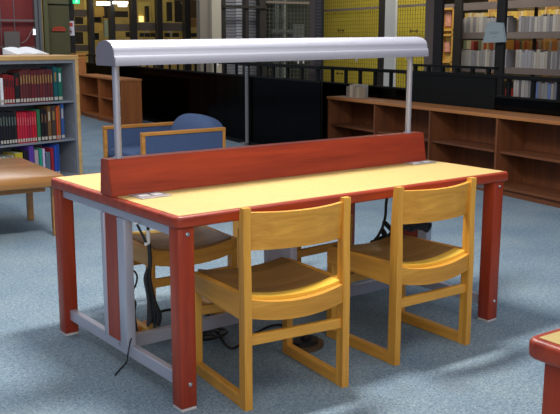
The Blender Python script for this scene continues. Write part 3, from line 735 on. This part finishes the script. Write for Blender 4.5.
# ------------------------------------------------------------------ dark glazed area in the middle
SB = 13.6
def npost(name, px0, px1, s, mat, label, z0=-1.5, z1=4.4, depth=.18, cat='post', y0=None, y1=None, group=None):
    a, _ = nz(px0, 30, s); b, _ = nz(px1, 30, s)
    if y0 is not None: z1 = nz((px0+px1)/2, y0, s)[1]
    if y1 is not None: z0 = nz((px0+px1)/2, y1, s)[1]
    m = MB(); m.b2((0, 0, 0), (b-a, depth, z1-z0), bev=.006)
    return tag(place(m.build(name, mat), B(a, s, z0), -A), label, cat, group)
npost('square_column', 200, 212.5, SB-.2, plain('taupe_column_paint', (.19, .165, .13), .8), 'taupe-grey wide column face behind the lamp hood', cat='column')
npost('square_column', 212, 221.5, SB-.3, M['cream'], 'paler cream column beside the taupe one behind the lamp hood', cat='column')
for k, (a, b) in enumerate(((221.8, 226), (245.8, 249), (260, 266))):
    npost('steel_post', a, b, SB, M['mullion'], ['dark slim post right of the cream column', 'dark slim post in the middle of the louvred window', 'dark slim post at the right side of the louvred window'][k])
# louvred window panel: pale blinds
n0, z0 = nz(226, 90, SB+.3); n1, _ = nz(259, 90, SB+.3)
lv = thing('louvre_blind', B(n0, SB+.3, -1.0), -A, 'pale slatted blind behind dark posts above the lamp hood', 'blind')
m = MB(); m.b2((0, .03, 0), (n1-n0, .05, 5.2)); m.build('backing', plain('grey_blind_backing', (.10, .10, .11), .8), lv)
m = MB(); z = 0
while z < 5.1: m.box(((n1-n0)/2, .0, z), (n1-n0, .05, .006), rx=.5); m.b2((0, -.01, z), (n1-n0, .0, z+.035)); z += .062
m.build('slat', plain('grey_slat', (.20, .20, .22), .7), lv)
m = MB(); z = 0; a_, _ = nz(236, 30, SB+.3); b_, _ = nz(245.5, 30, SB+.3)
while z < 5.1: m.b2((a_-n0, -.03, z), (b_-n0, -.012, z+.045)); z += .062
m.build('slat', plain('pale_slat', (.46, .47, .50), .7), lv)
za = nz(240, 6.5, SB)[1]; a_, _ = nz(222, 7, SB); b_, _ = nz(266, 7, SB)
m = MB(); m.b2((0, -.05, 0), (b_-a_, 0, .05)); tag(place(m.build('cross_bar', M['mullion']), B(a_, SB, za-.03), -A), 'dark bar crossing the louvred window near the top edge', 'bar')
# dark mesh bay to its right, a few pale struts inside
n0, _ = nz(264, 30, SB+.8); n1, _ = nz(330, 30, SB+.8)
m = MB(); m.b2((n0-.6, SB+.9, -1.5), (n1-.1, SB+1.0, 4.4)); struct('wall_back', m, plain('dark_green_wall', (.018, .022, .018), .7))
dm = MB(); n0, _ = nz(266, 30, SB+.1); n1, _ = nz(312, 30, SB+.1); x = 0
while x < n1-n0: dm.b2((x-.006, 0, 0), (x+.006, .01, 5.5)); x += .085
z = 0
while z < 5.5: dm.b2((0, -.008, z-.006), (n1-n0, 0, z+.006)); z += .085
tag(place(dm.build('wire_mesh', plain('dark_wire', (.05, .055, .05), .6)), B(n0, SB+.1, -1.2), -A), 'dark wire mesh screen right of the louvred window', 'wire mesh')
g = plain('dim_grey_paint', (.10, .115, .11), .8)
npost('grey_strut', 275, 279, SB+.5, g, 'broad dim grey strut behind the dark wire mesh', depth=.08, cat='strut')
npost('grey_strut', 283, 286, SB+.4, plain('mid_grey_paint', (.19, .20, .19), .8), 'slim paler grey strut behind the dark wire mesh', depth=.08, cat='strut', y1=80)
gb = MB(); a_, z_ = nz(293, 24, SB+.35); b_, zb_ = nz(304, 62, SB+.35)
gb.b2((0, 0, 0), (b_-a_, .2, z_-zb_)); a2, _ = nz(272, 30, SB+.35); gb.b2((a2-a_, .02, (z_-zb_)*.78), (0, .06, (z_-zb_)*.84)); gb.b2((a2-a_, .02, (z_-zb_)*.5), (0, .06, (z_-zb_)*.56))
tag(place(gb.build('grey_cabinet', g), B(a_, SB+.35, zb_), -A), 'dim grey box with two rails behind the dark wire mesh', 'cabinet')
# dark rail above
a_, z_ = nz(266, 3, SB); b_, _ = nz(309, 3, SB)
m = MB(); m.b2((0, -.02, 0), (b_-a_, .03, .04)); tag(place(m.build('mesh_rail', M['slabdark']), B(a_, SB, z_), -A), 'thin brown rail along the top of the dark wire mesh', 'rail')
# perforated pale ladder strip seen through the railing
s_ = sz(247.5, 90, 3.86)[0]
a_ = 0; b_ = .045; zt = 1.05
ld = thing('slotted_post', B(3.84, s_, 0), -A, 'pale slotted upright seen through the dark railing glass', 'post')
m = MB(); m.b2((0, 0, 0), (.03, .03, 1.03)); m.build('upright', plain('pale_upright', (.30, .30, .32), .6), ld)
m = MB(); z = .03
while z < 1.0: m.b2((-.002, .006, z), (0, .024, z+.010)); m.b2((.006, -.002, z), (.024, 0, z+.010)); z += .03
m.build('slot', M['dark'], ld)
m = MB(); m.b2((-.03, .0, 0), (.03, .12, .03)); m.build('foot', plain('dim_foot', (.2, .2, .2), .6), ld)

# ------------------------------------------------------------------ left background: glazed front with yellow-lit floors
SL = 17.5
for k, (a, b) in enumerate(((70.5, 75), (89.5, 94.5), (110.5, 115.5), (132, 137.5), (157.5, 163), (185, 191))):
    npost('window_mullion', a, b, 17.05, M['mullion'], 'dark bronze mullion of the glazed front, ' + ['beside the olive door', 'above the low orange bookshelf', 'left above the end of the lamp hood', 'third from the taupe column', 'second from the taupe column', 'next to the taupe column'][k], group='mullions of the glazed front', cat='mullion')
# far parapets and rooms behind them
m = MB(); m.b2((-2, SL+2.6, -1.5), (9.2, SL+2.7, 6)); WR = struct('wall_rear', m, M['cone'])
def band(name, px0, px1, y0, y1, s, mat, label, cat, depth=.15, kind=None, group=None):
    a, zt = nz(px0, y0, s); b, _ = nz(px1, y0, s); zb = nz(px0, y1, s)[1]
    if name in ('parapet', 'wall_panel', 'recess_shade', 'white_panel', 'brown_panel', 'orange_board', 'shelf_item'):
        m = MB(); m.b2((a, s, zb), (b, s+depth, zt)); return m.build(name, mat, WR)
    m = MB(); m.b2((0, 0, 0), (b-a, depth, zt-zb)); o = place(m.build(name, mat), B(a, s, zb), -A)
    return tag(o, label, cat, group, kind)
for k, (a, b, y0, y1) in enumerate(((75, 89.5, 9.5, 16.5), (75, 89.5, 25, 31.5), (75, 89.5, 45, 51), (115.5, 134, 24, 31), (136, 186, 22.5, 30.5))):
    band('parapet', a, b, y0, y1, SL, M['slabdark'], ['taupe parapet under the exit sign, topmost of three', 'taupe parapet right of the white notice, middle of three', 'taupe parapet above the cabinet, lowest of three', 'short taupe parapet above the left end of the lamp hood', 'long taupe parapet behind the mullions above the lamp hood'][k], 'parapet')
for k, (a, b, y0, y1) in enumerate(((84, 89, 0, 45), (100, 103, 12, 31), (138, 150, 2, 22), (152, 157, 0, 22), (164, 168, 0, 22))):
    band('wall_panel', a, b, y0, y1, SL+.8, plain('pale_yellow_panel', (.60, .48, .13), .8) if k != 1 else M['cone'], ['bright yellow wall strip beside the stacked parapets', 'yellow strip behind the gold boxes', 'large pale yellow wall area between two mullions', 'narrow yellow panel left of a mullion', 'narrow yellow panel right of a mullion'][k], 'wall panel', .05)
DK = plain('painted_shade', (.022, .018, .014), .8)  # solid blocks whose dark colour stands for shade inside the shelves
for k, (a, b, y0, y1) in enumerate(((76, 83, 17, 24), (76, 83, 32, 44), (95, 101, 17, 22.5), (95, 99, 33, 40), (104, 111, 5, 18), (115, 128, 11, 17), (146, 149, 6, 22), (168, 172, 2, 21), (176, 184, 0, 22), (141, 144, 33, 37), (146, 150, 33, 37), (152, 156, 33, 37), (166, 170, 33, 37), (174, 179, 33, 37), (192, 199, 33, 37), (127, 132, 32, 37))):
    band('recess_shade', a, b, y0, y1, SL+.6, DK, 'dark shelf recess in the yellow-lit rooms behind the glazed front', 'cabinet', .12, group='dark recesses in the yellow-lit rooms')
for k, (a, b, y0, y1) in enumerate(((94.5, 104, 7, 16), (94.5, 103, 23.5, 31))):
    band('gold_box', a, b, y0, y1, SL+.3, plain('gold_cardboard', (.55, .34, .07), .7), ['gold box on the upper level left of the lamp hood', 'gold box on the lower level left of the lamp hood'][k], 'box', .3)
band('white_panel', 104, 110.5, 20, 37, SL+.5, plain('pale_green_panel', (.30, .36, .26), .7), 'pale greenish panel just left of the lamp hood top', 'panel', .05)
band('orange_board', 191, 200, 18.5, 27, SL-.2, plain('orange_brown_board', (.42, .20, .06), .6), 'orange-brown board left of the taupe column', 'board', .1)
band('brown_panel', 191, 200, 0, 18, SL+.2, plain('brown_curtain', (.12, .07, .03), .8), 'brown panel above the orange-brown board', 'panel', .05)
# strip lights on the far ceiling
for k, (a, b, y0, y1) in enumerate(((98, 110, 1.5, 5), (114.5, 128, 1.2, 3.6), (120, 127, 4, 6.5))):
    band('strip_light', a, b, y0, y1, SL-.6, emit('fluorescent_tube_glow', (1, .97, .85), 3.5), ['white strip light left of a mullion, above the lamp hood end', 'long white strip light right of a mullion near the top edge', 'short lower strip light under the long one'][k], 'strip light', .15)
for k in range(8):
    a = 139+k*6.0
    if a > 184: continue
    band('shelf_item', a+random.uniform(-1, 1), a+3.4, 30.5+random.uniform(0, 1.2), 37, SL+.9, bookmat(random.choice([(.5, .36, .08), (.6, .45, .12), (.45, .1, .05), (.6, .55, .4)])), 'yellow-lit item on the level below the long parapet', 'box', .1, group='items below the long parapet')  # vague yellow-lit shelf items as solid blocks, attached to the wall
band('table_lamp', 139.5, 143.5, 16, 22, SL+.7, emit('warm_lamp_glow', (1, .75, .25), 1.4), 'small glowing yellow lamp in the pale yellow room', 'lamp', .06)
# leaning white paper streamer
a_, zt = nz(181, 2, SL-.1); b_, zb = nz(185, 13, SL-.1)
m = MB(); m.prism([(0, zt), (.06, zt), (b_-a_+.05, zb), (b_-a_, zb)], (0, 0, 0), (1, 0, 0), (0, 0, 1), (0, .02, 0)); tag(place(m.build('streamer', plain('pale_streamer', (.5, .5, .35), .7)), B(a_, SL-.1, 0), -A), 'pale slanted streamer between two mullions', 'streamer')

# ------------------------------------------------------------------ red wall, grey window frame, olive door
SW = 14.2
a_, _ = nz(-40, 30, SW); b_, _ = nz(38, 30, SW)
m = MB(); m.b2((a_, SW, 0), (b_, SW+.1, 4)); struct('wall_left', m, M['redwall'])
wm = plain('grey_window_frame', (.13, .14, .15), .5, .3)
wf = tag(thing('window_1', B(nz(-30, 0, SW)[0], SW-.12, 0), -A, '', 'window'), kind='structure')
for kx in ('label', 'category'):
    if kx in wf: del wf[kx]
o_ = nz(-30, 0, SW)[0]
def wx(px): return nz(px, 30, SW-.12)[0]-o_
m = MB(); m.b2((wx(35), -.03, 0), (wx(38.5), .08, 4)); m.b2((wx(39), -.05, 0), (wx(42), .06, 4)); m.build('window_frame', wm, wf)
zr = nz(20, 20.5, SW-.12)[1]
m = MB(); m.b2((0, 0, zr-.02), (wx(35), .04, zr+.02)); z2 = nz(20, 47, SW-.12)[1]; m.b2((0, 0, z2-.01), (wx(35), .03, z2+.01)); m.build('window_bar', plain('brown_grey_bar', (.17, .12, .12), .6), wf)
m = MB(); m.b2((wx(14.7), .01, 0), (wx(15.4), .03, 4)); m.b2((wx(1), .01, 0), (wx(1.6), .03, 4)); m.build('window_bar', wm, wf)
band('grey_notice_board', 4, 19.5, 31.5, 56, SW-.2, plain('grey_board', (.125, .11, .105), .8), 'plain grey board fixed against the red wall above the open book', 'board', .06)
m = MB(); cp = [nz(20, 43, SW-.1), nz(24, 42, SW-.1), nz(28, 38, SW-.1), nz(31, 32, SW-.1), nz(34, 27, SW-.1)]
m.tube([B(a, SW-.1, z) for a, z in cp], .008, 6); tag(m.build('wall_cable', plain('grey_cable', (.25, .2, .2), .6), None, True), 'thin grey cable curving up from the grey board on the red wall', 'cable')
a_, z_ = nz(34.3, 31.5, SW-.3); m = MB(); m.cyl((0, 0, -.045), (0, 0, .045), .022, 12); m.cyl((0, 0, -.06), (0, 0, -.045), .03, 12)
tag(place(m.build('wall_lamp', emit('small_lamp_glow', (.8, .9, 1), 1.6), None, True), B(a_, SW-.3, z_), -A), 'tiny bright white lamp on the grey window frame', 'lamp')
band('wall_pilaster', 42, 46.5, -20, 70, SW-.1, M['olive'], 'narrow olive pilaster between the grey window frame and the door', 'pilaster', .1)
a_, _ = nz(46, 30, SW+.25); b_, _ = nz(73, 30, SW+.25)
m = MB(); m.b2((a_, SW+.25, 0), (b_, SW+.3, 4)); struct('wall_door', m, M['mullion'])
dr = thing('door_1', B(nz(48.5, 30, SW)[0], SW, 0), -A, '', ''); tag(dr, kind='structure')
for kx in ('label', 'category'):
    if kx in dr: del dr[kx]
o_ = nz(48.5, 30, SW)[0]; wd = nz(70, 30, SW)[0]-o_
ztop = nz(60, 5.5, SW)[1]
m = MB(); m.b2((0, .02, 0), (wd, .07, ztop)); m.build('door_leaf', M['green'], dr)
m = MB(); m.b2((0, .0, ztop+.03), (wd, .05, 4)); m.build('door_transom', M['olive'], dr)
# red sign with its small light lettering shape on the door
a_, z_ = nz(52.2, 31, SW-.01); b_, zt = nz(65.5, 26.5, SW-.01)
rs = thing('door_sign', B(a_, SW-.012, z_), -A, 'small red sign with curved top on the olive door', 'sign')
ww, hh = b_-a_, zt-z_
prof = [(0, 0), (ww, 0), (ww*.98, hh*.6), (ww*.8, hh*.95), (ww*.5, hh), (ww*.2, hh*.9), (ww*.03, hh*.55)]
m = MB(); m.prism(prof, (0, 0, 0), (1, 0, 0), (0, 0, 1), (0, .02, 0)); m.build('board', plain('sign_red', (.42, .04, .015), .6), rs)
m = MB()
for k in range(5): m.b2((ww*(.15+.15*k), -.002, hh*.3), (ww*(.24+.15*k), 0, hh*.62))
m.build('lettering', plain('dull_red_letters', (.26, .05, .02), .7), rs)
# exit sign, green, in front of the glazed front
a_, z_ = nz(73.5, 3.5, 14.3); b_, zt = nz(79.5, -3, 14.3)
ex = thing('exit_sign', B(a_, 14.3, z_), -A, 'glowing green exit sign at the top edge above the white notice', 'exit sign')
m = MB(); m.b2((0, 0, 0), (b_-a_, .06, zt-z_)); m.build('housing', emit('exit_green', (.02, .75, .25), 1.1), ex)
ww, hh = b_-a_, zt-z_
m = MB()   # running figure pictogram
m.cyl((ww*.58, -.004, hh*.80), (ww*.58, 0, hh*.80), .028, 10)
m.prism([(ww*.42, hh*.42), (ww*.54, hh*.42), (ww*.62, hh*.72), (ww*.48, hh*.72)], (0, -.004, 0), (1, 0, 0), (0, 0, 1), (0, .004, 0))
m.prism([(ww*.44, hh*.42), (ww*.54, hh*.42), (ww*.38, hh*.12), (ww*.28, hh*.14)], (0, -.004, 0), (1, 0, 0), (0, 0, 1), (0, .004, 0))
m.prism([(ww*.5, hh*.44), (ww*.56, hh*.4), (ww*.74, hh*.3), (ww*.7, hh*.2)], (0, -.004, 0), (1, 0, 0), (0, 0, 1), (0, .004, 0))
m.build('pictogram', emit('exit_white', (.7, 1, .8), 1.3), ex)
# white notice with red mark
a_, z_ = nz(68.8, 35.5, 14.3); b_, zt = nz(74, 21, 14.3); ww, hh = b_-a_, zt-z_
nt = thing('fire_notice', B(a_, 14.3, z_), -A, 'narrow white notice with red symbol beside the olive door', 'sign')
m = MB(); m.b2((0, 0, 0), (ww, .03, hh)); m.build('board', plain('notice_white', (.62, .62, .72), .6), nt)
m = MB(); m.b2((ww*.2, -.004, hh*.62), (ww*.75, 0, hh*.88)); m.b2((ww*.25, -.004, hh*.22), (ww*.6, 0, hh*.3)); m.build('red_symbol', plain('notice_red', (.55, .05, .04), .6), nt)
m = MB(); m.b2((ww*.3, -.004, hh*.1), (ww*.45, 0, hh*.45)); m.build('dark_symbol', plain('notice_grey', (.12, .1, .14), .6), nt)

# ------------------------------------------------------------------ lamps of the far rooms
def farea(name, n, s, z, tn, ts, tz, sx, sy, p, col): area(name, B(n, s, z), B(tn, ts, tz), sx, sy, p, col)
farea('far_light_yellow', 8.0, 10.5, 3.9, 10.1, 10.5, .8, 5, .6, 150, (1, .93, .75))
farea('far_light_books', 8.4, 7.5, 3.9, 9.6, 7.5, .8, 6, .6, 36, (1, .93, .82))
farea('far_light_stack', 10.1, 8, 3.2, 10.8, 8, 1.0, 6, .4, 22, (1, .75, .35))
farea('far_light_rooms', 3.5, 16.6, 4.2, 3.5, 19.5, 1.0, 6, .8, 78, (1, .80, .42))
farea('far_light_door', 1.5, 11.5, 3.6, 1.2, 14.2, 1.4, 3, .8, 42, (1, .95, .9))
farea('far_light_blind', 6, 11.8, 3.8, 6, 13.9, 1.2, 3, .5, 60, (1, .97, .92))
